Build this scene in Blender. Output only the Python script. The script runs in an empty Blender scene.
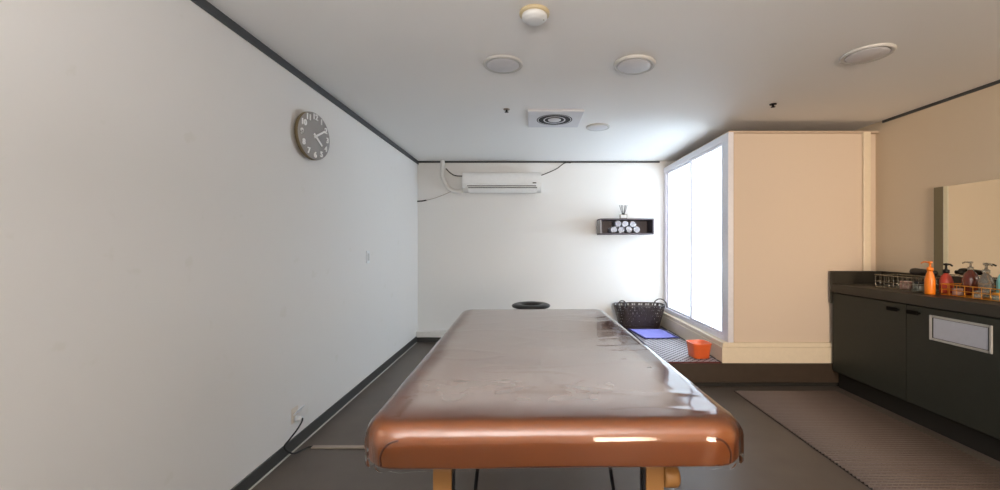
import bpy, bmesh, math, random
from mathutils import Vector, Matrix, noise
PI = math.pi
R = math.radians
random.seed(7)
SC = bpy.context.scene
COL = SC.collection

# ------------------------------------------------------------------ materials
def new_mat(name):
    m = bpy.data.materials.new(name); m.use_nodes = True
    nt = m.node_tree
    return m, nt, nt.nodes['Principled BSDF']

def s2l(c):
    return tuple(((v / 255) / 12.92 if v / 255 <= 0.04045 else ((v / 255 + 0.055) / 1.055) ** 2.4) for v in c) + (1.0,)

def plain(name, rgb, rough=0.5, metal=0.0, spec=0.5, noise_amt=0.06, scale=30, bump=0.0, coat=0.0, trans=0.0, alpha=1.0):
    m, nt, b = new_mat(name)
    tc = nt.nodes.new('ShaderNodeTexCoord')
    n = nt.nodes.new('ShaderNodeTexNoise'); n.inputs['Scale'].default_value = scale; n.inputs['Detail'].default_value = 4
    nt.links.new(tc.outputs['Object'], n.inputs['Vector'])
    mx = nt.nodes.new('ShaderNodeMix'); mx.data_type = 'RGBA'
    base = s2l(rgb)
    mx.inputs[6].default_value = tuple(v * (1 - noise_amt) for v in base[:3]) + (1,)
    mx.inputs[7].default_value = tuple(min(1, v * (1 + noise_amt)) for v in base[:3]) + (1,)
    nt.links.new(n.outputs['Fac'], mx.inputs[0])
    nt.links.new(mx.outputs[2], b.inputs['Base Color'])
    b.inputs['Roughness'].default_value = rough
    b.inputs['Metallic'].default_value = metal
    b.inputs['Specular IOR Level'].default_value = spec
    b.inputs['Coat Weight'].default_value = coat
    b.inputs['Transmission Weight'].default_value = trans
    b.inputs['Alpha'].default_value = alpha
    if bump:
        bp = nt.nodes.new('ShaderNodeBump'); bp.inputs['Strength'].default_value = bump; bp.inputs['Distance'].default_value = 0.002
        nt.links.new(n.outputs['Fac'], bp.inputs['Height']); nt.links.new(bp.outputs['Normal'], b.inputs['Normal'])
    return m

def wall_mat(name, rgb, spots=0.0):
    m, nt, b = new_mat(name)
    tc = nt.nodes.new('ShaderNodeTexCoord')
    n = nt.nodes.new('ShaderNodeTexNoise'); n.inputs['Scale'].default_value = 220; n.inputs['Detail'].default_value = 3
    n2 = nt.nodes.new('ShaderNodeTexNoise'); n2.inputs['Scale'].default_value = 9; n2.inputs['Detail'].default_value = 6
    nt.links.new(tc.outputs['Object'], n.inputs['Vector']); nt.links.new(tc.outputs['Object'], n2.inputs['Vector'])
    ramp = nt.nodes.new('ShaderNodeValToRGB')
    ramp.color_ramp.elements[0].position = 0.66; ramp.color_ramp.elements[0].color = (1, 1, 1, 1)
    k = 1 - spots
    ramp.color_ramp.elements[1].position = 0.72; ramp.color_ramp.elements[1].color = (k, k, k * 0.98, 1)
    nt.links.new(n2.outputs['Fac'], ramp.inputs[0])
    mul = nt.nodes.new('ShaderNodeMix'); mul.data_type = 'RGBA'; mul.blend_type = 'MULTIPLY'; mul.inputs[0].default_value = 1
    mul.inputs[6].default_value = s2l(rgb)
    nt.links.new(ramp.outputs[0], mul.inputs[7]); nt.links.new(mul.outputs[2], b.inputs['Base Color'])
    b.inputs['Roughness'].default_value = 0.6
    b.inputs['Specular IOR Level'].default_value = 0.3
    bp = nt.nodes.new('ShaderNodeBump'); bp.inputs['Strength'].default_value = 0.12; bp.inputs['Distance'].default_value = 0.001
    nt.links.new(n.outputs['Fac'], bp.inputs['Height']); nt.links.new(bp.outputs['Normal'], b.inputs['Normal'])
    return m

M = {}
M['wall'] = wall_mat('wall_paper', (226, 226, 224), 0.0)
M['wall_spot'] = wall_mat('wall_paper_worn', (226, 223, 219), 0.04)
M['wall_right'] = wall_mat('wall_paper_tan', (212, 196, 172), 0.0)
M['ceiling'] = wall_mat('ceiling_paint', (240, 239, 237), 0.0)
M['trim_dark'] = plain('dark_trim', (62, 64, 66), 0.5)
M['base_dark'] = plain('dark_baseboard', (62, 62, 60), 0.45)
M['caulk'] = plain('pale_caulk', (190, 188, 180), 0.6)
M['white_trim'] = plain('white_trim', (225, 224, 220), 0.5)
M['platform'] = plain('dark_brown_platform', (62, 50, 40), 0.45, scale=12, noise_amt=0.2)
M['toe'] = plain('toe_kick', (24, 22, 18), 0.6)
M['cabinet'] = plain('dark_olive_laminate', (44, 46, 40), 0.45, noise_amt=0.1, spec=0.3)
M['counter'] = plain('dark_counter', (54, 50, 42), 0.4, noise_amt=0.12, spec=0.35)
M['black'] = plain('black_plastic', (18, 18, 19), 0.4)
M['black_rubber'] = plain('black_rubber', (22, 22, 22), 0.6)
M['plastic_white'] = plain('white_plastic', (226, 228, 228), 0.35)
M['disc_white'] = plain('fitting_white', (200, 199, 196), 0.5)
M['vent_white'] = plain('vent_white', (212, 212, 216), 0.45)
M['beige_plastic'] = plain('aged_plastic', (205, 188, 150), 0.4)
M['socket'] = plain('socket_plate', (222, 212, 198), 0.45)
M['slot'] = plain('dark_slot', (28, 30, 34), 0.7)
M['cream_panel'] = wall_mat('cream_panel', (216, 199, 180), 0.0)
M['cream_base'] = plain('cream_base', (228, 214, 190), 0.5)
M['post'] = plain('booth_post', (196, 176, 156), 0.5)
M['frame_white'] = plain('white_aluminium', (232, 232, 240), 0.35, metal=0.1)
M['clock_grey'] = plain('clock_face_grey', (156, 153, 150), 0.5)
M['clock_body'] = plain('clock_body', (120, 104, 74), 0.5)
M['clock_white'] = plain('clock_numeral_white', (244, 243, 242), 0.5)
M['leather'] = plain('orange_brown_vinyl', (150, 82, 22), 0.42, noise_amt=0.08, scale=14, bump=0.06)
M['piping'] = plain('brown_piping', (96, 44, 18), 0.4)
M['wood'] = plain('pale_wood', (146, 104, 56), 0.5, noise_amt=0.15, scale=10)
M['dark_metal'] = plain('dark_metal', (40, 42, 48), 0.35, metal=0.6)
M['shelf'] = plain('grey_shelf_board', (78, 72, 80), 0.5, noise_amt=0.08)
M['shelf_edge'] = plain('shelf_pale_edge', (150, 145, 145), 0.5)
M['towel'] = plain('white_towel', (206, 206, 214), 0.9, scale=400, bump=0.6, noise_amt=0.12)
M['towel_stripe'] = plain('grey_towel_fold', (120, 120, 128), 0.9)
M['reed'] = plain('dark_reed', (70, 66, 66), 0.7)
M['basket'] = plain('black_basket_plastic', (46, 37, 35), 0.4)
M['blue'] = plain('periwinkle_cloth', (142, 142, 222), 0.85, scale=200, bump=0.4)
M['blue_edge'] = plain('navy_hem', (70, 70, 130), 0.85)
M['orange'] = plain('orange_plastic', (244, 112, 56), 0.35)
M['red_edge'] = plain('dark_red_edge', (96, 34, 30), 0.6)
M['raceway'] = plain('grey_raceway', (150, 138, 126), 0.5)
M['plate'] = plain('brushed_steel_plate', (184, 188, 200), 0.35, metal=0.2)
M['plate_frame'] = plain('plate_frame', (172, 170, 166), 0.4)
M['chrome'] = plain('chrome_wire', (150, 146, 134), 0.25, metal=0.9)
M['gold'] = plain('gold_wire', (230, 160, 60), 0.28, metal=0.8)
M['orange_bottle'] = plain('orange_bottle', (236, 128, 30), 0.3)
M['red_bottle'] = plain('red_bottle', (186, 66, 46), 0.35)
M['amber'] = plain('amber_bottle', (100, 40, 26), 0.12, coat=0.6)
M['clearish'] = plain('clear_bottle', (214, 206, 190), 0.1, trans=0.75, noise_amt=0.02)
M['olive'] = plain('olive_reflection', (112, 104, 78), 0.3)  # colour of the dark band of the mirror's painted reflection
M['pale'] = plain('pale_reflection', (226, 220, 190), 0.3)  # colour of the light band of the mirror's painted reflection
M['teal'] = plain('teal_bottle', (120, 190, 190), 0.3)
M['pink_jar'] = plain('pink_jar', (190, 150, 136), 0.4)
M['grey_jar'] = plain('grey_jar', (110, 114, 108), 0.4)

def mirror_mat():
    m, nt, b = new_mat('mirror_glass')
    tc = nt.nodes.new('ShaderNodeTexCoord'); n = nt.nodes.new('ShaderNodeTexNoise'); n.inputs['Scale'].default_value = 3
    nt.links.new(tc.outputs['Object'], n.inputs['Vector'])
    mr = nt.nodes.new('ShaderNodeMapRange'); mr.inputs[3].default_value = 0.015; mr.inputs[4].default_value = 0.04
    nt.links.new(n.outputs['Fac'], mr.inputs[0]); nt.links.new(mr.outputs[0], b.inputs['Roughness'])
    b.inputs['Base Color'].default_value = (0.78, 0.78, 0.7, 1); b.inputs['Metallic'].default_value = 1
    return m
M['mirror'] = mirror_mat()

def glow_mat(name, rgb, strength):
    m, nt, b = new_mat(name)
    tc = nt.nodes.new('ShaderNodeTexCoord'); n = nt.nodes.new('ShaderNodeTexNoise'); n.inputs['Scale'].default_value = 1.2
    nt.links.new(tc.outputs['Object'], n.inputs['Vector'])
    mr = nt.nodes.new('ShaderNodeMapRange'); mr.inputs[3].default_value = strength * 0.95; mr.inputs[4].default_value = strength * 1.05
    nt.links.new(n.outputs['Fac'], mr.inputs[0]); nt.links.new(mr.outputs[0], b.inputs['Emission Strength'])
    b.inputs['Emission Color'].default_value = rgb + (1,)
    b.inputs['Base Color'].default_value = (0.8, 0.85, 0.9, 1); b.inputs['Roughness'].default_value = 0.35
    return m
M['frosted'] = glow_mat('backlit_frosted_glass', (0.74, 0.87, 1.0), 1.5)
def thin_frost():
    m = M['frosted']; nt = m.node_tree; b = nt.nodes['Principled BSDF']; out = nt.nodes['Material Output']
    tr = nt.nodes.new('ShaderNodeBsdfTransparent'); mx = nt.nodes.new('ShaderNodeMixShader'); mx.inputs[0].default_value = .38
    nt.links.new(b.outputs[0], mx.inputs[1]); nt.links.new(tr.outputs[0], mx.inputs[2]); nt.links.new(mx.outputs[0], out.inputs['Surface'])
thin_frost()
M['daylight'] = glow_mat('daylit_window_glass', (0.68, 0.84, 1.0), 52)

def floor_mat():
    m, nt, b = new_mat('grey_vinyl_floor')
    tc = nt.nodes.new('ShaderNodeTexCoord'); n = nt.nodes.new('ShaderNodeTexNoise'); n.inputs['Scale'].default_value = 5; n.inputs['Detail'].default_value = 8
    n2 = nt.nodes.new('ShaderNodeTexNoise'); n2.inputs['Scale'].default_value = 300
    for x in (n, n2): nt.links.new(tc.outputs['Object'], x.inputs['Vector'])
    mx = nt.nodes.new('ShaderNodeMix'); mx.data_type = 'RGBA'
    mx.inputs[6].default_value = s2l((82, 74, 67)); mx.inputs[7].default_value = s2l((100, 91, 83))
    nt.links.new(n.outputs['Fac'], mx.inputs[0]); nt.links.new(mx.outputs[2], b.inputs['Base Color'])
    b.inputs['Roughness'].default_value = 0.42; b.inputs['Specular IOR Level'].default_value = 0.35
    bp = nt.nodes.new('ShaderNodeBump'); bp.inputs['Strength'].default_value = 0.1; bp.inputs['Distance'].default_value = 0.001
    nt.links.new(n2.outputs['Fac'], bp.inputs['Height']); nt.links.new(bp.outputs['Normal'], b.inputs['Normal'])
    return m
M['floor'] = floor_mat()

def dot_mat():
    m, nt, b = new_mat('perforated_mat')
    tc = nt.nodes.new('ShaderNodeTexCoord')
    mp = nt.nodes.new('ShaderNodeMapping'); mp.inputs['Rotation'].default_value = (0, 0, R(45))
    mp.inputs['Scale'].default_value = (1, 1, 0)
    nt.links.new(tc.outputs['Object'], mp.inputs['Vector'])
    v = nt.nodes.new('ShaderNodeTexVoronoi'); v.voronoi_dimensions = '2D'; v.inputs['Scale'].default_value = 26; v.inputs['Randomness'].default_value = 0
    nt.links.new(mp.outputs[0], v.inputs['Vector'])
    ramp = nt.nodes.new('ShaderNodeValToRGB'); ramp.color_ramp.interpolation = 'EASE'
    ramp.color_ramp.elements[0].position = 0.36; ramp.color_ramp.elements[0].color = s2l((200, 194, 200))
    ramp.color_ramp.elements[1].position = 0.46; ramp.color_ramp.elements[1].color = s2l((48, 42, 46))
    nt.links.new(v.outputs['Distance'], ramp.inputs[0]); nt.links.new(ramp.outputs[0], b.inputs['Base Color'])
    b.inputs['Roughness'].default_value = 0.55
    bp = nt.nodes.new('ShaderNodeBump'); bp.inputs['Strength'].default_value = 0.5; bp.inputs['Distance'].default_value = 0.003
    nt.links.new(v.outputs['Distance'], bp.inputs['Height']); nt.links.new(bp.outputs['Normal'], b.inputs['Normal'])
    return m
M['dots'] = dot_mat()
M['rib'] = plain('brown_ribbed_vinyl', (118, 103, 95), 0.5)
M['rib_dark'] = plain('dark_mat_web', (34, 28, 24), 0.7)

def film_mat():
    m, nt, b = new_mat('clear_plastic_film')
    nt.nodes.remove(b)
    out = nt.nodes['Material Output']
    tc = nt.nodes.new('ShaderNodeTexCoord')
    mp = nt.nodes.new('ShaderNodeMapping'); mp.inputs['Scale'].default_value = (2.2, 1.0, 1)
    nt.links.new(tc.outputs['Object'], mp.inputs['Vector'])
    n = nt.nodes.new('ShaderNodeTexNoise'); n.inputs['Scale'].default_value = 3.0; n.inputs['Detail'].default_value = 3; n.inputs['Distortion'].default_value = 1.2
    nt.links.new(mp.outputs[0], n.inputs['Vector'])
    bp = nt.nodes.new('ShaderNodeBump'); bp.inputs['Strength'].default_value = 0.06; bp.inputs['Distance'].default_value = 0.006
    nt.links.new(n.outputs['Fac'], bp.inputs['Height'])
    tr = nt.nodes.new('ShaderNodeBsdfTransparent'); tr.inputs[0].default_value = (0.97, 0.97, 0.97, 1)
    gl = nt.nodes.new('ShaderNodeBsdfGlossy'); gl.inputs['Roughness'].default_value = 0.06; gl.inputs[0].default_value = (1, 1, 1, 1)
    df = nt.nodes.new('ShaderNodeBsdfDiffuse'); df.inputs[0].default_value = (0.86, 0.77, 0.73, 1)
    fr = nt.nodes.new('ShaderNodeFresnel'); fr.inputs['IOR'].default_value = 1.65
    for x in (gl, fr): nt.links.new(bp.outputs['Normal'], x.inputs['Normal'])
    m1 = nt.nodes.new('ShaderNodeMixShader'); m1.inputs[0].default_value = 0.30
    nt.links.new(tr.outputs[0], m1.inputs[1]); nt.links.new(df.outputs[0], m1.inputs[2])
    # trapped-air haze: everywhere on top except the strips where the film clings to the pad
    sp = nt.nodes.new('ShaderNodeSeparateXYZ'); nt.links.new(tc.outputs['Object'], sp.inputs[0])
    nz = nt.nodes.new('ShaderNodeTexNoise'); nz.inputs['Scale'].default_value = 6; nz.inputs['Detail'].default_value = 5
    nt.links.new(tc.outputs['Object'], nz.inputs['Vector'])
    def mth(op, a, b_=None, clamp=False):
        n_ = nt.nodes.new('ShaderNodeMath'); n_.operation = op; n_.use_clamp = clamp
        for k, v in enumerate((a, b_)):
            if v is None: continue
            if isinstance(v, (int, float)): n_.inputs[k].default_value = v
            else: nt.links.new(v, n_.inputs[k])
        return n_.outputs[0]
    wob = mth('MULTIPLY', mth('SUBTRACT', nz.outputs['Fac'], .5), .22)
    dy = mth('MULTIPLY', mth('ADD', mth('SUBTRACT', sp.outputs[1], -.835), mth('MULTIPLY', wob, .5)), 9, True)
    dxr = mth('MULTIPLY', mth('ADD', mth('SUBTRACT', .385, sp.outputs[0]), mth('MULTIPLY', wob, .6)), 22, True)
    dxl = mth('MULTIPLY', mth('ADD', mth('ADD', sp.outputs[0], .415), mth('MULTIPLY', wob, .4)), 22, True)
    dz = mth('MULTIPLY', mth('SUBTRACT', sp.outputs[2], .808), 120, True)
    mask = mth('MULTIPLY', mth('MULTIPLY', dy, dxr), mth('MULTIPLY', dxl, dz))
    patch = mth('ADD', mth('MULTIPLY', nz.outputs['Fac'], .5), .72)
    nt.links.new(mth('ADD', mth('MULTIPLY', mth('MULTIPLY', mask, patch), .36), .008), m1.inputs[0])
    m2 = nt.nodes.new('ShaderNodeMixShader')
    nt.links.new(fr.outputs[0], m2.inputs[0]); nt.links.new(m1.outputs[0], m2.inputs[1]); nt.links.new(gl.outputs[0], m2.inputs[2])
    nt.links.new(m2.outputs[0], out.inputs['Surface'])
    return m
M['film'] = film_mat()

# ------------------------------------------------------------------ mesh helpers
class MB:
    def __init__(s): s.bm = bmesh.new()
    def box(s, x0, x1, y0, y1, z0, z1, bev=0.0, seg=2, mat=0):
        r = bmesh.ops.create_cube(s.bm, size=1.0)
        vs = r['verts']
        for v in vs:
            v.co = Vector(((x0 + x1) / 2 + v.co.x * (x1 - x0), (y0 + y1) / 2 + v.co.y * (y1 - y0), (z0 + z1) / 2 + v.co.z * (z1 - z0)))
        fs = list({f for v in vs for f in v.link_faces})
        for f in fs: f.material_index = mat
        if bev > 0:
            es = list({e for v in vs for e in v.link_edges})
            g = bmesh.ops.bevel(s.bm, geom=es, offset=bev, segments=seg, affect='EDGES', profile=0.5)
            for f in g['faces']: f.material_index = mat
        return s
    def tube(s, pts, r, seg=8, mat=0, cap=True):
        pts = [Vector(p) for p in pts]; rings = []
        n = len(pts); up = None
        for i, p in enumerate(pts):
            d = (pts[min(i + 1, n - 1)] - pts[max(i - 1, 0)]).normalized()
            if up is None:
                up = Vector((0, 0, 1)) if abs(d.z) < 0.9 else Vector((1, 0, 0))
            a = d.cross(up).normalized(); b2 = a.cross(d).normalized(); up = b2
            rr = r[i] if isinstance(r, (list, tuple)) else r
            rings.append([s.bm.verts.new(p + (a * math.cos(2 * PI * k / seg) + b2 * math.sin(2 * PI * k / seg)) * rr) for k in range(seg)])
        for i in range(n - 1):
            for k in range(seg):
                f = s.bm.faces.new((rings[i][k], rings[i][(k + 1) % seg], rings[i + 1][(k + 1) % seg], rings[i + 1][k])); f.material_index = mat; f.smooth = True
        if cap:
            s.bm.faces.new(rings[0][::-1]).material_index = mat; s.bm.faces.new(rings[-1]).material_index = mat
        return s
    def lathe(s, prof, c=(0, 0, 0), seg=32, mat=0, sx=1, sy=1, axis='z', smooth=True):
        rings = []
        for r, z in prof:
            ring = []
            for k in range(seg):
                a = 2 * PI * k / seg; x = r * math.cos(a) * sx; y = r * math.sin(a) * sy
                p = (x, y, z) if axis == 'z' else ((z, x, y) if axis == 'x' else (x, z, y))
                ring.append(s.bm.verts.new(Vector(p) + Vector(c)))
            rings.append(ring)
        for i in range(len(rings) - 1):
            for k in range(seg):
                f = s.bm.faces.new((rings[i][k], rings[i][(k + 1) % seg], rings[i + 1][(k + 1) % seg], rings[i + 1][k])); f.material_index = mat; f.smooth = smooth
        if prof[0][0] > 1e-5: s.bm.faces.new(rings[0][::-1]).material_index = mat
        if prof[-1][0] > 1e-5: s.bm.faces.new(rings[-1]).material_index = mat
        return s
    def build(s, name, mats, parent=None, loc=None):
        bmesh.ops.remove_doubles(s.bm, verts=s.bm.verts, dist=1e-6)
        bmesh.ops.recalc_face_normals(s.bm, faces=s.bm.faces)
        me = bpy.data.meshes.new(name); s.bm.to_mesh(me); s.bm.free()
        for m in (mats if isinstance(mats, (list, tuple)) else [mats]): me.materials.append(m)
        o = bpy.data.objects.new(name, me); COL.objects.link(o)
        if parent: o.parent = parent
        if loc: o.location = loc
        return o

def spline(pts, k=6):
    P = [Vector(p) for p in pts]; P = [P[0]] + P + [P[-1]]; out = []
    for i in range(1, len(P) - 2):
        for j in range(k):
            t = j / k; a, b, c, d = P[i - 1:i + 3]
            out.append(.5 * ((2 * b) + (c - a) * t + (2 * a - 5 * b + 4 * c - d) * t * t + (3 * b - a - 3 * c + d) * t ** 3))
    out.append(P[-2]); return out

def thing(name, label, cat, loc=(0, 0, 0), rz=0, group=None):
    o = bpy.data.objects.new(name, None); COL.objects.link(o); o.empty_display_size = 0.05
    o.location = loc; o.rotation_euler = (0, 0, rz); o['label'] = label; o['category'] = cat
    if group: o['group'] = group
    return o
def tag(o, label, cat, group=None):
    o['label'] = label; o['category'] = cat
    if group: o['group'] = group
    return o
def struct(name, mb, mat, parent=None):
    o = mb.build(name, mat, parent)
    if parent is None: o['kind'] = 'structure'
    return o
def copy_tree(o, parent=None):
    c = o.copy(); COL.objects.link(c); c.parent = parent
    for ch in [x for x in bpy.data.objects if x.parent == o]: copy_tree(ch, c)
    return c
def smooth(o):
    for p in o.data.polygons: p.use_smooth = True
    return o

# ------------------------------------------------------------------ dimensions
XL, XR, YB, YR, H = -1.425, 3.085, 5.30, -3.8, 2.322
PZ, PY = 0.205, 3.58          # raised platform

struct('floor', MB().box(XL - .1, XR + .1, YR - .1, YB + .1, -.1, 0), M['floor'])
struct('ceiling', MB().box(XL - .1, XR + .1, YR - .1, YB + .1, H, H + .1), M['ceiling'])
struct('wall_left', MB().box(XL - .1, XL, YR, YB, 0, H), M['wall_spot'])
struct('wall_right', MB().box(XR, XR + .1, YR, YB, 0, H), M['wall_right'])
struct('wall_back', MB().box(XL - .1, XR + .1, YB, YB + .1, 0, H), M['wall'])
struct('wall_front', MB().box(XL - .1, XR + .1, YR - .1, YR, 0, H), M['wall'])
struct('baseboard_left', MB().box(XL, XL + .010, YR, YB, 0.0, .076, .002, 1), M['base_dark'])
struct('trim_1', MB().box(XL + .010, XL + .017, YR, YB - .1, 0, .006), M['caulk'])
struct('trim_2', MB().box(XL, XL + .012, YR, YB, H - .045, H, .002, 1), M['trim_dark'])
struct('trim_3', MB().box(XL + .012, 1.70, YB - .012, YB, H - .024, H, .002, 1), M['trim_dark'])
struct('trim_4', MB().box(XR - .012, XR, YR, 3.56, H - .022, H, .002, 1), M['trim_dark'])
# low ledge along the back wall: dark plinth, white board on top
struct('baseboard_back', MB().box(XL + .012, 1.10, YB - .07, YB, 0, .062, .002, 1), M['base_dark'])
struct('trim_5', MB().box(XL + .002, 1.10, YB - .09, YB, .062, .135, .004, 2), M['white_trim'])
# platform: brown front with a recessed toe strip
struct('raised_platform', MB().box(1.10, XR, PY, YB, .040, PZ, .003, 1).box(1.12, XR, PY + .025, YB, 0, .040, 0, 1, 1), [M['platform'], M['toe']])

# ------------------------------------------------------------------ shower booth
BX = 1.765
booth = thing('shower_booth', 'tall built-in shower booth with cream front panel and glowing frosted sliding doors on raised platform', 'shower booth', ((BX + XR) / 2, (PY + YB) / 2, PZ))
bl = Vector(booth.location)
def bpart(name, mb, mat, par=booth):
    o = mb.build(name, mat, par)
    if par is booth:
        o.location = -bl
    return o
bpart('base', MB().box(1.70, XR, PY + .01, YB, PZ, .345, .004, 2).box(1.708, XR, PY + .018, YB, .345, .385, .006, 2), M['cream_base'])
bpart('front_panel', MB().box(1.81, 2.945, PY + .035, PY + .075, .385, 2.226, .003, 1), M['cream_panel'])
bpart('corner_post', MB().box(BX, 1.812, PY + .02, PY + .08, .385, 2.225, .004, 2), M['post'])
bpart('side_post', MB().box(2.945, 3.01, PY + .015, PY + .08, .385, 2.235, .006, 2), M['cream_base'])
bpart('roof_panel', MB().box(BX, XR, PY + .02, YB, 2.225, 2.245, .003, 1), M['post'])
bpart('side_filler', MB().box(3.01, XR, PY + .06, PY + .08, .385, 2.235), M['cream_panel'])
fr = MB()
fr.box(BX - .012, BX + .045, PY + .08, YB, .385, .432, .004, 2)      # bottom track
fr.box(BX - .012, BX + .045, PY + .08, YB, 2.165, 2.232, .004, 2)     # head track
fr.box(BX - .010, BX + .04, PY + .015, PY + .105, .385, 2.232, .004, 2) # near jamb
fr.box(BX - .010, BX + .04, YB - .07, YB, .385, 2.232, .004, 2)      # far jamb
bpart('door_frame', fr, M['frame_white'])
# daylit window in the outer wall inside the booth
struct('window_1', MB().box(XR - .012, XR, 3.70, 4.75, .75, 1.85), M['daylight'])
YM = 4.42
for (a, b_, dx) in ((PY + .105, YM + .03, .004), (YM - .02, YB - .06, .020)):
    st = MB()
    w = .040
    x0, x1 = BX + dx - .010, BX + dx + .014
    st.box(x0, x1, a, a + w, .432, 2.165, .002, 1).box(x0, x1, b_ - w, b_, .432, 2.165, .002, 1)
    st.box(x0, x1, a + w, b_ - w, .432, .455, .002, 1).box(x0, x1, a + w, b_ - w, 2.142, 2.165, .002, 1)
    d = bpart('sliding_door', st, M['frame_white'])
    g = MB().box(x0 + .012, x1 - .004, a + w, b_ - w, .455, 2.142)
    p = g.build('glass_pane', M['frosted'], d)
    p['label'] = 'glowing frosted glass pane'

# ------------------------------------------------------------------ massage table
TW, TY0, TY1, TZ, TT = .932, .965, 2.715, .820, .102
TL = TY1 - TY0
tab = thing('massage_table', 'long orange brown vinyl massage table on wooden legs in the middle of the room', 'massage table', (.052, (TY0 + TY1) / 2, 0), R(1.1))

def slab(W, L, ztop, zbot, rt, rb, rc, nx, ny, nz, disp=None, bottom=True):
    """rounded slab: half widths W, L; top edge radius rt, bottom rb, plan corner radius rc"""
    bm = bmesh.new()
    def plan(bx, by, e):
        w, l, r = W - e, L - e, max(rc - e, .012)
        px, py = bx * w, by * l
        qx = max(-(w - r), min(w - r, px)); qy = max(-(l - r), min(l - r, py))
        dx, dy = px - qx, py - qy
        if abs(dx) > 1e-9 and abs(dy) > 1e-9:
            k = r / math.hypot(dx, dy); return qx + dx * k, qy + dy * k
        return px, py
    per = []
    for i in range(nx): per.append((-1 + 2 * i / nx, -1))
    for i in range(ny): per.append((1, -1 + 2 * i / ny))
    for i in range(nx): per.append((1 - 2 * i / nx, 1))
    for i in range(ny): per.append((-1, 1 - 2 * i / ny))
    levels = []
    for k in range(7):
        a = k / 6 * PI / 2; levels.append((rt * (1 - math.sin(a)), ztop - rt * (1 - math.cos(a))))
    for k in range(1, nz): levels.append((0, ztop - rt + (zbot + rb - ztop + rt) * k / nz))
    for k in range(5):
        a = k / 4 * PI / 2; levels.append((rb * (1 - math.cos(a)), zbot + rb * (1 - math.sin(a))))
    rings = []
    for e, z in levels:
        rings.append([bm.verts.new((*plan(bx, by, e), z)) for bx, by in per])
    n = len(per)
    for i in range(len(rings) - 1):
        for k in range(n):
            bm.faces.new((rings[i][k], rings[i + 1][k], rings[i + 1][(k + 1) % n], rings[i][(k + 1) % n]))
    # top grid
    idx = {}
    pidx = {(round(bx, 5), round(by, 5)): k for k, (bx, by) in enumerate(per)}
    for i in range(nx + 1):
        for j in range(ny + 1):
            x, y = -1 + 2 * i / nx, -1 + 2 * j / ny
            key = (round(x, 5), round(y, 5))
            if key in pidx: idx[i, j] = rings[0][pidx[key]]
            else:
                t = max(abs(x), abs(y))
                if t < 1e-6: px, py = 0, 0
                else:
                    # blend grid spacing with the rounded outline near the rim
                    bx_, by_ = plan(x / t, y / t, rt); gx, gy = x * (W - rt), y * (L - rt)
                    k = t ** 8; px, py = gx * (1 - k) + bx_ * t * k, gy * (1 - k) + by_ * t * k
                idx[i, j] = bm.verts.new((px, py, ztop))
    for i in range(nx):
        for j in range(ny):
            bm.faces.new((idx[i, j], idx[i + 1, j], idx[i + 1, j + 1], idx[i, j + 1]))
    if bottom: bm.faces.new(rings[-1])
    for f in bm.faces: f.smooth = True
    bmesh.ops.recalc_face_normals(bm, faces=bm.faces)
    if disp:
        bm.normal_update()
        off = [(v, v.normal.copy(), disp(v.co, v.normal)) for v in bm.verts]
        for v, nn, d in off: v.co += nn * d
    m = MB(); m.bm.free(); m.bm = bm
    return m
def pad_disp(p, n):
    return .0006 * noise.noise(Vector((p.x * 5, p.y * 4, p.z * 10))) + (.0006 if n.z > .5 else 0) * noise.noise(p * 14)
pad = slab(TW / 2, TL / 2, TZ, TZ - TT, .042, .012, .084, 40, 70, 4, pad_disp).build('cushion', M['leather'], tab)
# seam piping along the bottom edge of the pad, and the corner seams
pp = MB()
def outline(W, L, r, z, k=8):
    out = []
    for cx, cy, a0 in ((W - r, -L + r, -90), (W - r, L - r, 0), (-W + r, L - r, 90), (-W + r, -L + r, 180)):
        for i in range(k + 1):
            a = R(a0 + 90 * i / k); out.append((cx + r * math.cos(a), cy + r * math.sin(a), z))
    out.append(out[0]); return out
pp.tube(outline(TW / 2 - .004, TL / 2 - .004, .080, TZ - TT + .008), .0035, 6)
pp.build('seam_piping', M['piping'], tab)
for s in (-1, 1):
    cs = []
    for x, z in ((.372, -.030), (.392, -.036), (.408, -.052), (.416, -.072), (.414, -.092)):
        cy_ = -TL / 2 + .084 - math.sqrt(.084 ** 2 - max(0, x - TW / 2 + .084) ** 2)
        cs.append((s * x, cy_ - (.0005 if z < -.04 else -.001), TZ + z))
    MB().tube(spline(cs), .0028, 6).build('corner_seam', M['piping'], pad)
# wooden frame beneath, legs, braces
ry0, ry1 = -TL / 2 + .05, TL / 2 - .05
f = MB(); zt = TZ - TT
ry0, ry1 = ry0 + .12, ry1 - .12
for x in (-.34, .318): f.box(x, x + .022, ry0, ry1, zt - .028, zt, .003)
for y in (ry0, -.02, ry1 - .022): f.box(-.318, .318, y, y + .022, zt - .028, zt, .003)
for x in (-.30, .255): pass
f.build('under_frame', M['wood'], tab)
lx = (-.285, .258)
for sy in (-1, 1):
    for x in lx:
        y = sy * (TL / 2 - .095)
        leg = MB().box(x - .024, x + .024, y - .016, y + .016, .012, zt - .002, .004, 2).build('leg', M['wood'], tab)
        MB().box(x - .022, x + .022, y - .016, y + .016, 0, .012, .003, 1).build('rubber_foot', M['black_rubber'], leg)
        s = 1 if x < 0 else -1
        MB().box(x + s * .024, x + s * .029, y - .014, y + .014, .30, zt - .004, .001, 1).build('steel_bracket', M['dark_metal'], leg)
    MB().box(lx[0] + .030, lx[1] - .030, sy * (TL / 2 - .095) - .010, sy * (TL / 2 - .095) + .010, .22, .26, .003, 1).build('crossbar', M['wood'], tab)
    for x in lx:
        s = 1 if x < 0 else -1
        MB().tube([(x + s * .045, sy * (TL / 2 - .095), .24), (x + s * .075, sy * (TL / 2 - .40), zt - .02)], .006, 8).build('brace', M['dark_metal'], tab)
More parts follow.
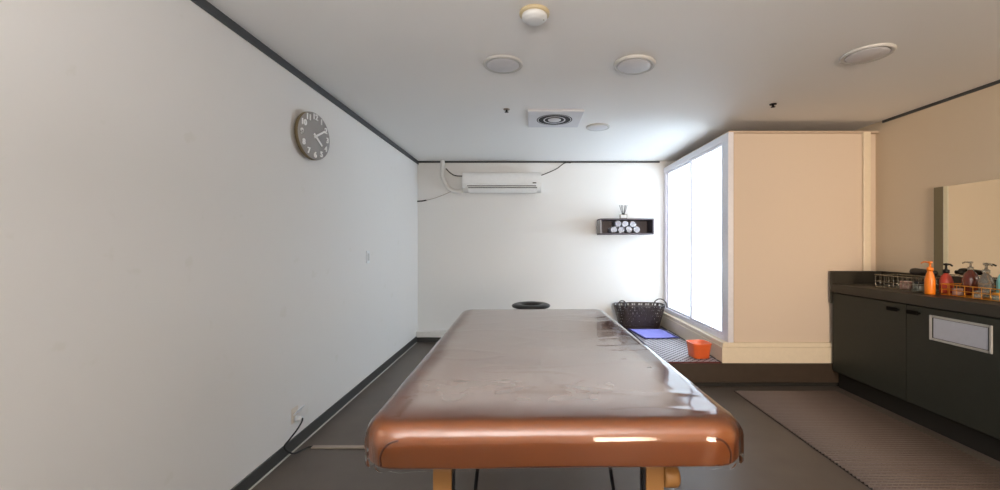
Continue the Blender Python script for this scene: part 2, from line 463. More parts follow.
kb = MB(); kb.lathe([(.0, 0), (.026, 0), (.028, .006), (.028, .034), (.022, .040), (0, .040)], (lx[1] + .024, -(TL / 2 - .095), zt - .070), 16, 0, axis='x')
kb.build('leg_knob', M['wood'], tab)
# face cradle at the far end
cr = MB()
N, K = 40, 12
ringv = []
for i in range(N):
    a = 2 * PI * i / N
    c = Vector((.098 * math.cos(a), .098 * math.sin(a) * .98, 0)); d = Vector((math.cos(a), math.sin(a), 0))
    ringv.append([cr.bm.verts.new(c + d * (.036 * math.cos(2 * PI * k / K)) + Vector((0, 0, .016 * math.sin(2 * PI * k / K)))) for k in range(K)])
for i in range(N):
    for k in range(K):
        ff = cr.bm.faces.new((ringv[i][k], ringv[(i + 1) % N][k], ringv[(i + 1) % N][(k + 1) % K], ringv[i][(k + 1) % K])); ff.smooth = True
cradle = cr.build('face_cradle', M['black'], tab, (-.012, TL / 2 + .135, .822))
MB().lathe([(0, -.002), (.070, -.002), (.080, .002), (.070, .004), (0, .004)], (0, 0, -.016), 28).build('cradle_plate', M['dark_metal'], cradle)
ca = MB()
for x in (-.05, .05): ca.tube([(x, TL / 2 - .06, zt - .015), (x, TL / 2 + .06, zt - .015), (x, TL / 2 + .10, zt + .03), (x, TL / 2 + .12, .800)], .007, 8)
ca.build('cradle_arm', M['dark_metal'], tab)

# clear plastic film over the pad
def film_disp(p, n):
    top = max(0.0, n.z)
    q = Vector((p.x * 4.0, p.y * 2.2, 3.1))
    d = .0032 + .0010 * noise.noise(q) + .0002 * noise.noise(Vector((p.x * 17, p.y * 9, 1.0)))
    # creases across and along
    cr_ = abs(noise.noise(Vector((p.x * 3.1 + 5, p.y * 7.0, .4))))
    d += .0008 * max(0, .10 - cr_) / .10 * top
    side = 1 - top
    d += side * (.0015 + .002 * noise.noise(Vector((p.x * 9, p.y * 9, p.z * 5))))
    # bunched corners
    cxn, cyn = abs(p.x) / (TW / 2), abs(p.y) / (TL / 2)
    c = max(0, 1 - math.hypot(TW / 2 - .03 - abs(p.x), TL / 2 - .03 - abs(p.y)) / .12)
    if c > 0 and top < .98:
        ang = math.atan2(TL / 2 - .07 - abs(p.y), TW / 2 - .07 - abs(p.x))
        d += c * side * (.003 + .0045 * math.sin(ang * 9 + p.z * 25))
    return max(.0030, d)
film_root = slab(TW / 2 + .0012, TL / 2 + .0012, TZ + .0015, TZ - TT + .005, .0425, .002, .085, 100, 150, 10, film_disp, bottom=False).build('plastic_cover', M['film'])
film_root.location = tab.location; film_root.rotation_euler = tab.rotation_euler
tag(film_root, 'clear glossy crinkled plastic sheet wrapped over the orange brown massage table', 'plastic cover')

# ------------------------------------------------------------------ left wall things
ck = thing('wall_clock', 'round grey wall clock with white numerals high on the left wall', 'clock', (XL + .004, 2.63, 1.94))
ck.rotation_euler = (0, 0, 0)
disc = thing('tmp', '', '')
bpy.data.objects.remove(disc)
rotm = R(-9)
def cpart(name, mb, mat, par=ck):
    o = mb.build(name, mat, par)
    if par is ck: o.location = (.024, 0, 0); o.rotation_euler = (0, 0, rotm)
    return o
rc_ = .151
body = cpart('case', MB().lathe([(0, 0), (rc_ - .012, 0), (rc_, .006), (rc_, .024), (rc_ - .003, .028), (0, .028)], (0, 0, 0), 48, axis='x'), M['clock_body'])
dial = cpart('dial', MB().lathe([(0, .028), (rc_ - .003, .028), (rc_ - .001, .030), (rc_ - .003, .034), (0, .034)], (0, 0, 0), 48, axis='x'), M['clock_grey'])
for k in range(1, 13):
    cu = bpy.data.curves.new('numeral', 'FONT'); cu.body = str(k); cu.size = .050; cu.extrude = .003; cu.align_x = 'CENTER'; cu.align_y = 'CENTER'; cu.offset = .0013
    to = bpy.data.objects.new('tmp_text', cu); COL.objects.link(to)
    bpy.context.view_layer.update()
    me = bpy.data.meshes.new_from_object(to.evaluated_get(bpy.context.evaluated_depsgraph_get()))
    bpy.data.objects.remove(to)
    a = 2 * PI * k / 12; rr = .121
    # seen from the room (+X): right-hand side is +Y
    mt = Matrix(((0, 0, 1, .036), (1, 0, 0, rr * math.sin(a)), (0, 1, 0, rr * math.cos(a)), (0, 0, 0, 1)))
    me.transform(mt); me.materials.append(M['clock_white']); me.name = 'numeral'
    o = bpy.data.objects.new('numeral', me); COL.objects.link(o); o.parent = ck; o.location = (.024, 0, 0); o.rotation_euler = (0, 0, rotm)
def hand(ang, ln, w, x):
    m = MB(); a = R(ang); u = Vector((0, math.sin(a), math.cos(a))); v = Vector((0, math.cos(a), -math.sin(a)))
    vs = []
    for dx in (0, .003):
        for (s, t) in ((-.02, -w), (ln, -w * .8), (ln, w * .8), (-.02, w)):
            vs.append(m.bm.verts.new(Vector((x + dx, 0, 0)) + u * s + v * t))
    for q in ((0, 1, 2, 3), (7, 6, 5, 4), (0, 4, 5, 1), (1, 5, 6, 2), (2, 6, 7, 3), (3, 7, 4, 0)): m.bm.faces.new([vs[i] for i in q])
    return m
cpart('minute_hand', hand(58, .100, .0068, .042), M['clock_white'])
cpart('hour_hand', hand(128, .080, .0075, .038), M['clock_white'])
cpart('hand_cap', MB().lathe([(0, .034), (.008, .034), (.008, .047), (0, .047)], (0, 0, 0), 16, axis='x'), M['clock_white'])

sw = thing('light_switch', 'small white light switch plate on the left wall at eye level', 'switch', (XL, 3.64, 1.135))
MB().box(0, .008, -.035, .035, -.056, .056, .003, 2).build('wall_plate', M['plastic_white'], sw)
MB().box(.008, .013, -.016, .016, -.032, .032, .002, 2).build('rocker', M['disc_white'], sw)

ol = thing('wall_socket', 'white wall socket with raised flap low on the left wall above the baseboard', 'socket', (XL, 2.50, .205))
MB().box(0, .006, -.034, .034, -.042, .050, .004, 2).build('wall_plate', M['socket'], ol)
MB().lathe([(0, .010), (.020, .010), (.022, .014), (.018, .014), (.016, .011), (0, .011)], (0, .0, -.018), 20, axis='x').build('socket_face', M['plastic_white'], ol)
fl = MB().box(0, .006, -.038, .038, 0, .050, .002, 2).build('socket_flap', M['plastic_white'], ol, (.012, 0, .014)); fl.rotation_euler = (0, R(38), 0)
pc = thing('power_cord', 'black power cord with white plug hanging from the left wall socket to the floor', 'power cord', (XL + .02, 2.50, .187))
MB().lathe([(0, -.008), (.015, -.008), (.016, .018), (.012, .030), (0, .030)], (0, 0, 0), 16, axis='x').build('plug', M['plastic_white'], pc)
wp = [(.030, 0, 0), (.042, -.03, -.008), (.040, -.08, -.036), (.022, -.12, -.07), (.002, -.14, -.103), (.018, -.135, -.135), (.030, -.09, -.168), (.040, -.03, -.181), (.06, .01, -.181), (.085, .018, -.181)]
MB().tube(spline(wp), .0048, 8).build('cable', M['black_rubber'], pc)
rw = MB().box(-.065, .78, -.016, .016, 0, .010, .004, 2).build('cable_raceway', M['raceway'])
rw.location = (XL + .165, 2.515, 0); tag(rw, 'flat pale grey cable cover lying on the floor between left wall and massage table', 'cable cover')

# ------------------------------------------------------------------ air conditioner and its pipes
ac = thing('air_conditioner', 'white wall-mounted air conditioner high on the back wall', 'air conditioner', (-.327, YB, 1.912))
# body profile extruded along x
prof = [(0, 0), (-.11, -.002), (-.150, .012), (-.182, .045), (-.195, .10), (-.195, .185), (-.185, .222), (-.165, .234), (0, .234)]
def extr(prof, x0, x1, mb=None):
    m = mb or MB(); A = [m.bm.verts.new((x0, y, z)) for y, z in prof]; B = [m.bm.verts.new((x1, y, z)) for y, z in prof]
    n = len(prof); m.bm.faces.new(A); m.bm.faces.new(B[::-1])
    for i in range(n): m.bm.faces.new((A[i], A[(i + 1) % n], B[(i + 1) % n], B[i]))
    return m
acb = extr(prof, -.492, .492)
bmesh.ops.bevel(acb.bm, geom=[e for e in acb.bm.edges], offset=.003, segments=2, affect='EDGES')
acb.build('body', M['plastic_white'], ac)
MB().box(-.43, .43, -.200, -.186, .060, .066, .001, 1).build('panel_seam', M['slot'], ac)
lv = MB().box(-.42, .44, -.030, -.022, -.008, .052, .002, 1); lo = lv.build('louver', M['plastic_white'], ac, (0, -.150, 0)); lo.rotation_euler = (R(28), 0, 0)
MB().box(-.42, .44, -.190, -.170, .036, .044).build('outlet_slot', M['slot'], ac)
MB().box(.385, .43, -.199, -.193, .093, .106, .001, 1).build('display', M['slot'], ac)

dc = MB(); path = spline([(-1.09, YB - .07, H - .001), (-1.09, YB - .07, 2.24), (-1.085, YB - .07, 2.10), (-1.02, YB - .07, 1.98), (-.93, YB - .075, 1.925), (-.83, YB - .08, 1.925)], 10)
dc.tube(path, [.026 + .0022 * (i % 2) for i in range(len(path))], 14)
tag(dc.build('air_conditioner_pipe', M['white_trim']), 'white wrapped pipe curving from ceiling to the left side of the air conditioner', 'pipe')
tag(MB().tube(spline([(-1.055, YB - .03, 2.22), (-1.0, YB - .02, 2.165), (-.93, YB - .02, 2.13), (-.80, YB - .02, 2.125)]), .007, 8).build('black_cable', M['black_rubber']), 'short black cable between white pipe and left top of the air conditioner', 'cable')
tag(MB().tube(spline([(.155, YB - .02, 2.13), (.25, YB - .02, 2.165), (.37, YB - .02, 2.22), (.47, YB - .02, H - .03), (.55, YB - .016, H - .026)]), .0055, 8).build('black_cable', M['black_rubber']), 'thin black cable rising from the right end of the air conditioner to the ceiling', 'cable')
wc = thing('wall_cable', 'thin cable running from the left wall corner up to the white pipe', 'cable', (XL, YB - .02, 1.80))
MB().tube(spline([(.11, 0, .012), (.22, 0, .04), (.34, 0, .085), (.45, -.01, .13), (.50, -.03, .14)]), .003, 6).build('cable', M['raceway'], wc)
MB().tube([(.0, 0, 0), (.06, 0, .004), (.115, 0, .014)], .008, 8).build('plug_end', M['black_rubber'], wc)

# ------------------------------------------------------------------ ceiling fittings
def disc_fit(x, y, d, label, drop=.012, tilt=0):
    t = thing('ceiling_light', label, 'ceiling light', (x, y, H), 0, None)
    r = d / 2
    MB().lathe([(0, 0), (r, 0), (r, -.004), (r - .006, -drop), (r - .018, -drop), (r - .022, -drop + .004), (0, -drop + .004)], (0, 0, 0), 48).build('rim', M['disc_white'], t)
    MB().lathe([(0, -drop + .002), (r - .024, -drop + .002), (r - .030, -drop - .001), (0, -drop - .003)], (0, 0, 0), 48).build('cover', M['vent_white'], t)
    if tilt: t.rotation_euler = (0, R(tilt), 0); t.location.z -= abs(math.sin(R(tilt))) * r
    return t
disc_fit(-.149, 2.44, .24, 'unlit round white ceiling disc left of the smoke detector, nearest the left wall')
disc_fit(.63, 2.43, .245, 'unlit round white ceiling disc with lifted rim, right of the smoke detector', .016, 2.5)
disc_fit(1.91, 2.31, .250, 'unlit large round ceiling disc nearest the right wall')
disc_fit(.64, 3.75, .22, 'unlit small round ceiling disc beside the square air vent')
sd = thing('smoke_detector', 'round white smoke detector with beige base at the top edge of the picture', 'smoke detector', (.030, 1.90, H))
MB().lathe([(0, 0), (.070, 0), (.070, -.010), (.066, -.014), (0, -.014)], seg=36).build('base', M['beige_plastic'], sd)
MB().lathe([(0, -.012), (.058, -.012), (.058, -.028), (.052, -.034), (.044, -.037), (.040, -.040), (.034, -.042), (0, -.042)], seg=36).build('housing', M['plastic_white'], sd)
MB().lathe([(0, -.036), (.003, -.036), (.003, -.041), (0, -.041)], (.042, -.01, 0), 10).build('indicator', M['clearish'], sd)
vt = thing('air_vent', 'square white ceiling air vent with concentric round rings', 'air vent', (.225, 3.49, H))
vm = MB(); nn = 64; ro = [[], [], [], []]
for k in range(nn):
    a = 2 * PI * k / nn + PI / 4; c, s2 = math.cos(a), math.sin(a); q = .225 / max(abs(c), abs(s2))
    for L_, (px, py, pz) in zip(ro, ((c * q, s2 * q, 0), (c * q, s2 * q, -.012), (c * (q - .004), s2 * (q - .004), -.016), (c * .150, s2 * .150, -.016))): L_.append(vm.bm.verts.new((px, py, pz)))
for A_, B_ in zip(ro, ro[1:]):
    for k in range(nn): vm.bm.faces.new((A_[k], A_[(k + 1) % nn], B_[(k + 1) % nn], B_[k]))
vm.build('plate', M['vent_white'], vt)
MB().lathe([(.151, -.017), (.151, -.001), (0, -.001)], seg=48).build('recess', M['slot'], vt)
for r0, r1, z in ((.100, .144, .018), (.062, .094, .020)):
    MB().lathe([(r0, -.006), (r1, -.012), (r1, -z + .002), (r1 - .003, -z), (r0, -.010), (r0, -.006)], seg=48).build('ring', M['vent_white'], vt)
MB().lathe([(0, -.006), (.052, -.006), (.057, -.016), (.052, -.021), (0, -.022)], seg=40).build('centre_disc', M['vent_white'], vt)
for x, y, lab in ((-.17, 3.26, 'tiny ceiling sprinkler head left of the square air vent'), (1.877, 3.14, 'tiny dark ceiling sprinkler head above the cream booth panel')):
    s = thing('sprinkler', lab, 'sprinkler', (x, y, H), 0)
    MB().lathe([(0, 0), (.026, 0), (.024, -.006), (0, -.006)], seg=20).build('escutcheon', M['raceway'] if x < 0 else M['dark_metal'], s)
    MB().lathe([(0, -.006), (.009, -.006), (.007, -.020), (.016, -.022), (.016, -.025), (0, -.025)], seg=14).build('head', M['dark_metal'], s)

# ------------------------------------------------------------------ wall shelf with towels and reed diffuser
sx0, sx1, sy0, sz0, sz1 = .890, 1.552, 5.05, 1.368, 1.565
sh = thing('wall_shelf', 'dark open box shelf mounted on the back wall', 'shelf', ((sx0 + sx1) / 2, YB, sz0))
ox = Vector(sh.location)
def spart(name, mb, mat): o = mb.build(name, mat, sh); o.location = -ox; return o
t_ = .016
spart('top_board', MB().box(sx0, sx1, sy0, YB, sz1 - t_, sz1, .0015, 1), M['shelf'])
spart('bottom_board', MB().box(sx0, sx1, sy0, YB, sz0, sz0 + t_, .0015, 1), M['shelf'])
spart('side_board', MB().box(sx0, sx0 + t_, sy0, YB, sz0 + t_, sz1 - t_, .0015, 1), M['shelf_edge'])
spart('side_board', MB().box(sx1 - t_, sx1, sy0, YB, sz0 + t_, sz1 - t_, .0015, 1), M['shelf'])
spart('back_board', MB().box(sx0 + t_, sx1 - t_, YB - .01, YB, sz0 + t_, sz1 - t_), M['shelf'])
def towel_roll(r, ln):
    m = MB(); th = .0125; n = 64; turns = 2.8
    rows = []
    for i in range(n + 1):
        u = i / n; a = u * turns * 2 * PI; rad = .007 + (r - .007) * u
        for_in = max(.002, rad - th * .72)
        rows.append((rad * math.cos(a), rad * math.sin(a), for_in * math.cos(a), for_in * math.sin(a)))
    V = [[m.bm.verts.new((p[0], y, p[1])) for y in (0, ln)] + [m.bm.verts.new((p[2], y, p[3])) for y in (0, ln)] for p in rows]
    for i in range(n):
        A, B = V[i], V[i + 1]
        m.bm.faces.new((A[0], B[0], B[1], A[1])); m.bm.faces.new((A[2], A[3], B[3], B[2]))
        m.bm.faces.new((A[0], A[2], B[2], B[0])); m.bm.faces.new((A[1], B[1], B[3], A[3]))
    m.bm.faces.new((V[0][0], V[0][1], V[0][3], V[0][2])); m.bm.faces.new((V[n][0], V[n][2], V[n][3], V[n][1]))
    return m
tr_ = .0425
proto = towel_roll(tr_, .19).build('rolled_towel', M['towel'])
zb = sz0 + t_ + tr_
spots = [(1.070 + .0925 * k, zb, 'bottom', k) for k in range(4)] + [(1.070 + .0925 * (k + .5), zb + .0725, 'top', k) for k in range(3)]
ordb = ['leftmost', 'second from left', 'third from left', 'rightmost']; ordt = ['leftmost', 'middle', 'rightmost']
for i, (x, z, row, k) in enumerate(spots):
    o = proto if i == 0 else proto.copy()
    if i: COL.objects.link(o)
    o.location = (x, sy0 + .035 + random.uniform(-.006, .01), z); o.rotation_euler = (0, random.uniform(0, 6), 0)
    o['label'] = 'rolled white towel, %s in the %s row on the wall shelf' % ((ordb if row == 'bottom' else ordt)[k], row)
    o['category'] = 'towel'; o['group'] = 'rolled towels on the wall shelf'
rd = thing('reed_diffuser', 'small glass reed diffuser with dark sticks standing on top of the wall shelf', 'reed diffuser', (1.192, 5.13, sz1))
MB().box(-.045, .045, -.03, .03, 0, .055, .006, 2).build('bottle', M['clearish'], rd)
MB().box(-.035, .035, -.0325, -.030, .008, .045).build('label_sticker', M['plastic_white'], rd)
MB().lathe([(0, .055), (.016, .055), (.016, .070), (.012, .072), (0, .072)], seg=16).build('neck', M['dark_metal'], rd)
for dx, dy in ((-.045, .01), (-.028, -.01), (-.005, .012), (.018, -.008), (.034, .01), (.048, -.004)):
    MB().tube([(dx * .15, dy * .2, .03), (dx, dy, .172)], .0034, 6).build('reed', M['reed'], rd)

# ------------------------------------------------------------------ platform items
mt = thing('perforated_mat', 'dark perforated foot mat with pale dots on the raised platform beside the booth doors', 'mat', (1.45, 4.255, PZ))
MB().box(-.235, .235, -.655, .655, 0, .010, .003, 1).build('mat_surface', M['dots'], mt)
e = MB(); 
for a in ((-.247, -.235, -.667, .667), (.235, .247, -.667, .667)): e.box(*a, 0, .012, .002, 1)
for a in ((-.235, .235, .655, .667), ): e.box(*a, 0, .012, .002, 1)
e.box(-.235, .235, -.667, -.655, 0, .012, .002, 1, 1)
e.build('mat_border', [M['black_rubber'], M['red_edge']], mt)

bm_ = MB(); nx, ny = 14, 18
c4 = [(1.200, 4.955), (1.620, 4.95), (1.655, 4.47), (1.262, 4.44)]
V = {}
for i in range(nx + 1):
    for j in range(ny + 1):
        u, v = i / nx, j / ny
        x = (c4[0][0] * (1 - u) + c4[1][0] * u) * (1 - v) + (c4[3][0] * (1 - u) + c4[2][0] * u) * v
        y = (c4[0][1] * (1 - u) + c4[1][1] * u) * (1 - v) + (c4[3][1] * (1 - u) + c4[2][1] * u) * v
        z = PZ + .0205 + .004 * noise.noise(Vector((x * 9, y * 9, 0))) 
        V[i, j] = bm_.bm.verts.new((x - 1.43, y - 4.73, z - PZ))
for i in range(nx):
    for j in range(ny):
        ff = bm_.bm.faces.new((V[i, j], V[i + 1, j], V[i + 1, j + 1], V[i, j + 1])); ff.smooth = True
        if i in (0, nx - 1) or j in (0, ny - 1): ff.material_index = 1
bmo = bm_.build('foot_towel', [M['blue'], M['blue_edge']], None, (1.43, 4.73, PZ))
sm = bmo.modifiers.new('s', 'SOLIDIFY'); sm.thickness = .006; sm.offset = 0
tag(bmo, 'periwinkle blue foot towel lying on the perforated mat in front of the black basket', 'towel')

# orange tub (rounded square, tapering down, open top)
def rr_ring(bm, w, d, r, z, k=5):
    return [bm.verts.new(p) for p in outline(w, d, r, z, k)[:-1]]
ot = MB(); lv_ = [(.066, .064, .030, 0), (.074, .072, .034, .006), (.088, .085, .040, .122), (.092, .089, .042, .128), (.092, .089, .042, .138), (.086, .083, .039, .138), (.068, .066, .030, .012)]
rg = [rr_ring(ot.bm, *a) for a in lv_]
for i in range(len(rg) - 1):
    n = len(rg[i])
    for k in range(n):
        ff = ot.bm.faces.new((rg[i][k], rg[i][(k + 1) % n], rg[i + 1][(k + 1) % n], rg[i + 1][k])); ff.smooth = i in (0, 1, 5)
ot.bm.faces.new(rg[0][::-1]); ot.bm.faces.new(rg[-1])
oo = ot.build('plastic_tub', M['orange'], None, (1.562, 3.75, PZ + .0125)); oo.rotation_euler = (0, 0, R(8))
tag(oo, 'small orange plastic tub standing on the front end of the perforated mat', 'tub')

# black lattice basket
bk = thing('laundry_basket', 'black lattice plastic basket with two loop handles in the corner of the platform', 'basket', (1.385, 5.125, PZ))
b_ = MB(); nu, nv = 57, 8
def bkt(u, v):
    a = 2 * PI * u; w = .235 + .075 * v; d = .130 + .035 * v; z = .004 + .285 * v
    ex = .55
    c, s = math.cos(a), math.sin(a)
    return Vector((w * math.copysign(abs(c) ** ex, c), d * math.copysign(abs(s) ** ex, s), z))
# spread samples evenly around the outline
fine = [bkt(i / 2000, 1) for i in range(2001)]; cum = [0]
for i in range(2000): cum.append(cum[-1] + (fine[i + 1] - fine[i]).length)
us = []; j = 0
for i in range(nu):
    tgt = cum[-1] * i / nu
    while cum[j] < tgt: j += 1
    us.append(j / 2000)
G = [[b_.bm.verts.new(bkt(us[i], jv / nv)) for jv in range(nv + 1)] for i in range(nu)]
for i in range(nu):
    for jv in range(nv):
        q = [G[i][jv], G[(i + 1) % nu][jv], G[(i + 1) % nu][jv + 1], G[i][jv + 1]]
        if jv == 0 or (jv == nv - 1 and i % 3 == 1):
            b_.bm.faces.new(q); continue
        c = sum((v.co for v in q), Vector()) / 4
        k = .78 if jv == nv - 1 else (random.choice((.4, .6, .7)) if (i + jv) % 2 else random.choice((.1, .35, .5)))
        inn = [b_.bm.verts.new(c + (v.co - c) * k) for v in q]
        for a in range(4): b_.bm.faces.new((q[a], q[(a + 1) % 4], inn[(a + 1) % 4], inn[a]))
b_.bm.faces.new([G[i][0] for i in range(nu)][::-1])
bo = b_.build('basket_body', M['basket'], bk)
s_ = bo.modifiers.new('s', 'SOLIDIFY'); s_.thickness = .004; s_.offset = 0
MB().tube([bkt(u, 1.0) for u in us] + [bkt(us[0], 1.0)], .0075, 8, cap=False).build('rim', M['basket'], bk)
for s in (-1, 1):
    pts = []
    cx = -.245 if s < 0 else .215; hw = .058 if s < 0 else .085
    for k in range(13):
        a = PI * k / 12
        pts.append((cx + hw * math.cos(a), -.158 if s < 0 else -.155, .275 + (.085 if s < 0 else .105) * math.sin(a)))
    MB().tube(pts, .0075, 8).build('handle', M['basket'], bk)

# ------------------------------------------------------------------ floor mat by the counter
fm = thing('ribbed_floor_mat', 'long brown ribbed floor mat along the dark cabinet', 'mat', (2.17, 2.30, 0))
MB().box(-.425, .425, -1.18, 1.18, 0, .004, .001, 1).build('backing', M['rib_dark'], fm)
rb_ = MB(); y = -1.165
while y < 1.17:
    xs = [-.425, .425]
    rb_.tube([(-.425, y, 0.009), (.425, y, 0.009)], .0062, 6); y += .026
for k in range(28):
    x = -.41 + k * .82 / 27
    rb_.box(x - .0022, x + .0022, -1.17, 1.17, .004, .0075)
rb_.build('ribs', M['rib'], fm)

# ------------------------------------------------------------------ counter cabinet
CX, CY = 2.65, 3.575
cab = thing('vanity_cabinet', 'long dark olive base cabinet with two doors along the right wall', 'cabinet', ((CX + XR) / 2, 2.3, 0))
co = Vector(cab.location)
def cp(name, mb, mat, par=cab):
    o = mb.build(name, mat, par)
    if par is cab: o.location = -co
    return o
Yn = .30
M['pull'] = plain('matt_black_pull', (7, 7, 7), 0.8, spec=0.1)
cp('end_panel', MB().box(CX - .013, CX + .02, CY - .004, CY + .003, .735, .833, .001, 1), M['counter'])
cp('carcass', MB().box(CX + .022, XR, Yn, CY, .145, .832, .002, 1), M['cabinet'])
cp('plinth', MB().box(CX + .06, XR, Yn, CY, 0, .145), M['toe'])
ds = [(2.875, CY - .004), (2.20, 2.872), (1.525, 2.194), (.85, 1.519)]
for i, (a, b2) in enumerate(ds):
    d = cp('door', MB().box(CX, CX + .020, a, b2, .150, .826, .002, 1), M['cabinet'])
    if i in (0, 1):
        yy = a + .090 if i == 0 else b2 - .064
        hd = MB().box(CX - .026, CX - .014, yy - .041, yy + .041, .768, .794, .002, 1).box(CX - .018, CX, yy - .040, yy - .034, .776, .786).box(CX - .018, CX, yy + .034, yy + .040, .776, .786)
        hd.build('handle', M['pull'], d)
    if i == 1:
        fr_ = MB(); ya, yb, za, zb_ = 2.335, 2.700, .622, .784
        for bx in ((ya, ya + .014, za, zb_), (yb - .014, yb, za, zb_), (ya + .018, yb - .018, za, za + .014), (ya + .018, yb - .018, zb_ - .014, zb_)):
            fr_.box(CX - .010, CX, *bx, .002, 1)
        fo = fr_.build('dispenser_frame', M['plate_frame'], d)
        MB().box(CX - .006, CX, ya + .024, yb - .024, za + .017, zb_ - .017, .002, 1).build('steel_plate', M['plate'], fo)['label'] = 'pale steel plate'
ct = thing('countertop', 'dark brown countertop with raised back edge resting on the cabinet', 'countertop', ((CX + XR) / 2, 2.3, .835))
MB().box(CX - .012 - ct.location.x, XR - .003 - ct.location.x, Yn - 2.3, CY - 2.3, 0, .070, .003, 2).build('worktop', M['counter'], ct)
us_ = MB().box(XR - .018 - ct.location.x, XR - .003 - ct.location.x, Yn - 2.3, CY - .018 - 2.3, .070, .180, .002, 1)
us_.build('back_upstand', M['counter'], ct)
MB().box(CX - .014 - ct.location.x, XR - .003 - ct.location.x, CY - .018 - 2.3, CY + .003 - 2.3, 0, .180, .002, 1).build('end_upstand', M['counter'], ct)

mr = thing('wall_mirror', 'large frameless mirror on the right wall above the countertop', 'mirror', (XR, 2.1, 1.02))
MB().box(-.014, 0, -1.0, 1.0, 0, .655, .002, 1).build('backing_board', M['plastic_white'], mr)
MB().box(-.019, -.0145, -1.0, .893, 0, .655, .002, 2).build('mirror_glass', M['mirror'], mr)
MB().box(-.019, -.0145, .930, 1.0, 0, .655, .002, 1).build('dark_reflection_strip', M['olive'], mr)  # painted reflection of the booth corner, dark band
MB().box(-.020, -.0145, .895, .928, 0, .655, .002, 1).build('pale_reflection_strip', M['pale'], mr)  # light band of the same painted reflection

# ------------------------------------------------------------------ counter-top items
CZ = .9065
def wire_basket(label, x0, x1, y0, y1, h, mat, posts, rails, bottom=True):
    cx, cy = (x0 + x1) / 2, (y0 + y1) / 2
    t = thing('wire_basket', label, 'basket', (cx, cy, CZ))
    w, l = (x1 - x0) / 2, (y1 - y0) / 2; r = .0026
    def loop(z, k=0): return [(p[0], p[1], z) for p in outline(w, l, .02, 0, 4)]
    MB().tube(loop(h), r * 1.3, 6, cap=False).build('rim', mat, t)
    m = MB()
    for z in rails: m.tube(loop(z), r, 6, cap=False)
    n = posts
    for k in range(n + 1):
        y = -l + .02 + (2 * l - .04) * k / n
        m.tube([(-w, y, h), (-w, y, .004), (w, y, .004), (w, y, h)], r * .8, 5)
    for k in range(5):
        x = -w + .02 + (2 * w - .04) * k / 4
        m.tube([(x, -l, h), (x, -l, .004), (x, l, .004), (x, l, h)], r * .8, 5)
    m.build('wire_grid', mat, t)
    return t
wire_basket('dark silver wire basket on the far end of the counter', 2.755, 2.965, 2.912, 3.27, .100, M['chrome'], 8, (.006, .05))
wire_basket('gold wire basket of toiletries on the counter below the mirror', 2.78, 2.985, 2.30, 2.775, .075, M['gold'], 9, (.006, .040))

def pump(m_top, t, z, s=1.0, look=(-1, 0)):
    d = Vector((look[0], look[1], 0)).normalized()
    p = MB().lathe([(0, z), (.015 * s, z), (.015 * s, z + .018 * s), (.006 * s, z + .022 * s), (.005 * s, z + .042 * s), (.012 * s, z + .044 * s), (.012 * s, z + .054 * s), (0, z + .056 * s)], seg=16)
    p.tube([(0, 0, z + .050 * s), d * .028 * s + Vector((0, 0, z + .050 * s)), d * .042 * s + Vector((0, 0, z + .042 * s))], .0045 * s, 8)
    return p.build('pump', m_top, t)
def bottle(label, x, y, z, r, h, mat, pm, s=1.0, look=(-1, 0), sx=1, cat='bottle', band=None, taper=.75):
    t = thing('pump_bottle', label, cat, (x, y, z))
    MB().lathe([(0, 0), (r * .92, 0), (r, .006), (r, h * .62), (r * taper, h * .84), (.014, h * .97), (.014, h), (0, h)], seg=28, sx=sx).build('body', mat, t)
    if band: MB().lathe([(r * 1.0, h * .15), (r * 1.03, h * .16), (r * 1.03, h * .52), (r, h * .53)], seg=28, sx=sx).build('label_band', band, t)
    pump(pm, t, h, s, look)
    return t
bottle('orange pump bottle at the left end of the gold wire basket', 2.745, 2.80, CZ, .028, .160, M['orange_bottle'], M['orange_bottle'], 1.2, (-.3, 1))
bottle('red bottle with black pump head behind the gold wire basket', 2.925, 2.868, CZ, .036, .140, M['red_bottle'], M['black'], 1.25, (-.2, -1))
bottle('amber brown bottle with clear pump in the gold wire basket', 2.92, 2.705, CZ + .008, .042, .165, M['amber'], M['clearish'], 1.0, (-.3, 1))
bottle('clear bottle with whitish pump in the gold wire basket', 2.905, 2.60, CZ + .008, .036, .150, M['clearish'], M['clearish'], 1.2, (-.3, -1))
bottle('teal bottle with white pump at the right edge of the picture', 2.87, 2.472, CZ + .008, .032, .165, M['teal'], M['plastic_white'], 1.1, (-.3, -1))
def jar(label, x, y, z, r, h, mat, lid):
    t = thing('cosmetic_jar', label, 'jar', (x, y, z))
    MB().lathe([(0, 0), (r * .94, 0), (r, .004), (r, h * .7), (r * .92, h * .74), (0, h * .74)], seg=24).build('body', mat, t)
    MB().lathe([(0, h * .74), (r * .98, h * .74), (r * .98, h * .98), (r * .92, h), (0, h)], seg=24).build('lid', lid, t)
jar('pink jar in the dark silver wire basket', 2.83, 3.07, CZ + .007, .036, .058, M['pink_jar'], M['pink_jar'])
jar('grey jar with black lid in the dark silver wire basket', 2.83, 2.97, CZ + .007, .034, .066, M['grey_jar'], M['black'])
jar('small glass jar in the middle of the gold wire basket', 2.81, 2.56, CZ + .007, .026, .045, M['clearish'], M['clearish'])
jar('small pale jar at the left of the gold wire basket', 2.83, 2.70, CZ + .007, .026, .045, M['pink_jar'], M['pink_jar'])
jar('small gold-lidded jar in the right of the gold wire basket', 2.81, 2.45, CZ + .007, .026, .045, M['clearish'], M['gold'])
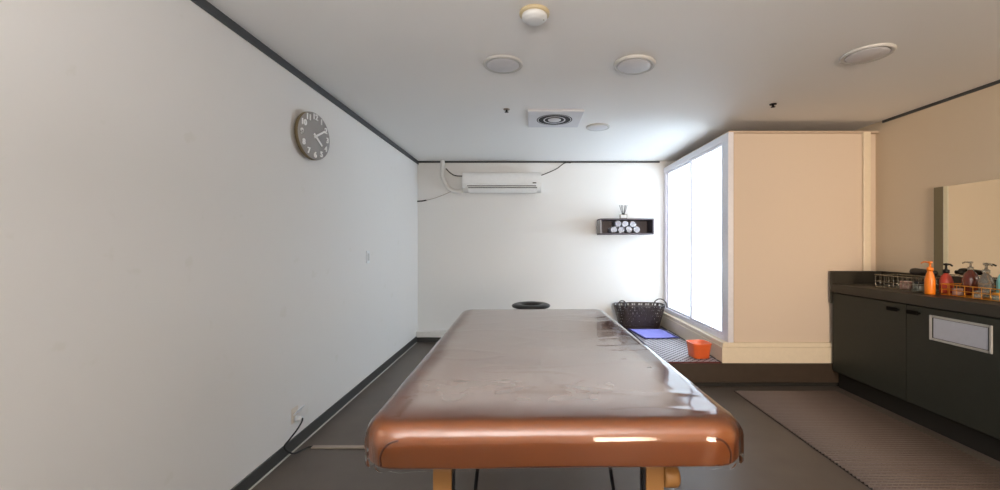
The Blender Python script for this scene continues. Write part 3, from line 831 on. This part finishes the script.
# black hair dryer lying at the back of the silver basket
hdv = thing('hair_dryer', 'black hair dryer lying across the back of the dark silver wire basket', 'hair dryer', (2.885, 3.0, CZ + .125))
hdv.location.z += .012
hb = MB().lathe([(0, -.10), (.016, -.10), (.019, -.06), (.024, -.01), (.028, .05), (.025, .075), (.016, .085), (0, .085)], (0, 0, 0), 24, axis='y'); hb.build('barrel', M['black'], hdv)
MB().tube([(.01, .03, 0), (.05, .035, -.002), (.075, .04, -.002)], [.016, .016, .014], 12).build('handle', M['black'], hdv)

# ------------------------------------------------------------------ lights
def area(name, loc, rot, sx, sy, power, col):
    l = bpy.data.lights.new(name, 'AREA'); l.shape = 'RECTANGLE'; l.size = sx; l.size_y = sy; l.energy = power; l.color = col
    o = bpy.data.objects.new(name, l); COL.objects.link(o); o.location = loc; o.rotation_euler = rot
    return o
dl = area('doorway_light', (1.6, YR + .06, 1.45), (R(90), 0, R(-9)), 1.0, 1.7, 36, (1.0, .78, .58)); dl.data.spread = R(70)
area('ceiling_fill_light', (-.1, -.9, 1.5), (R(180), 0, 0), 1.4, 1.0, 100, (1.0, .98, .97))  # added fill behind the camera, aimed up to brighten the ceiling
w = bpy.data.worlds.new('World'); SC.world = w; w.use_nodes = True
w.node_tree.nodes['Background'].inputs[0].default_value = (.8, .85, .9, 1); w.node_tree.nodes['Background'].inputs[1].default_value = .3

# ------------------------------------------------------------------ camera
cam = bpy.data.cameras.new('Camera'); co_ = bpy.data.objects.new('Camera', cam); COL.objects.link(co_)
cam.sensor_width = 36; cam.lens = 36 * .410; cam.shift_x = -.028; cam.shift_y = -.001; cam.clip_start = .02
co_.location = (0, 0, 1.25); co_.rotation_euler = (R(90), 0, 0)
SC.camera = co_
SC.view_settings.view_transform = 'Standard'; SC.view_settings.look = 'None'; SC.view_settings.gamma = 1
SC.view_settings.use_curve_mapping = False; SC.view_settings.exposure = 0.4
try:
    SC.cycles.use_denoising = True; SC.cycles.max_bounces = 10; SC.cycles.transparent_max_bounces = 12; SC.cycles.sample_clamp_indirect = 6
except Exception: pass
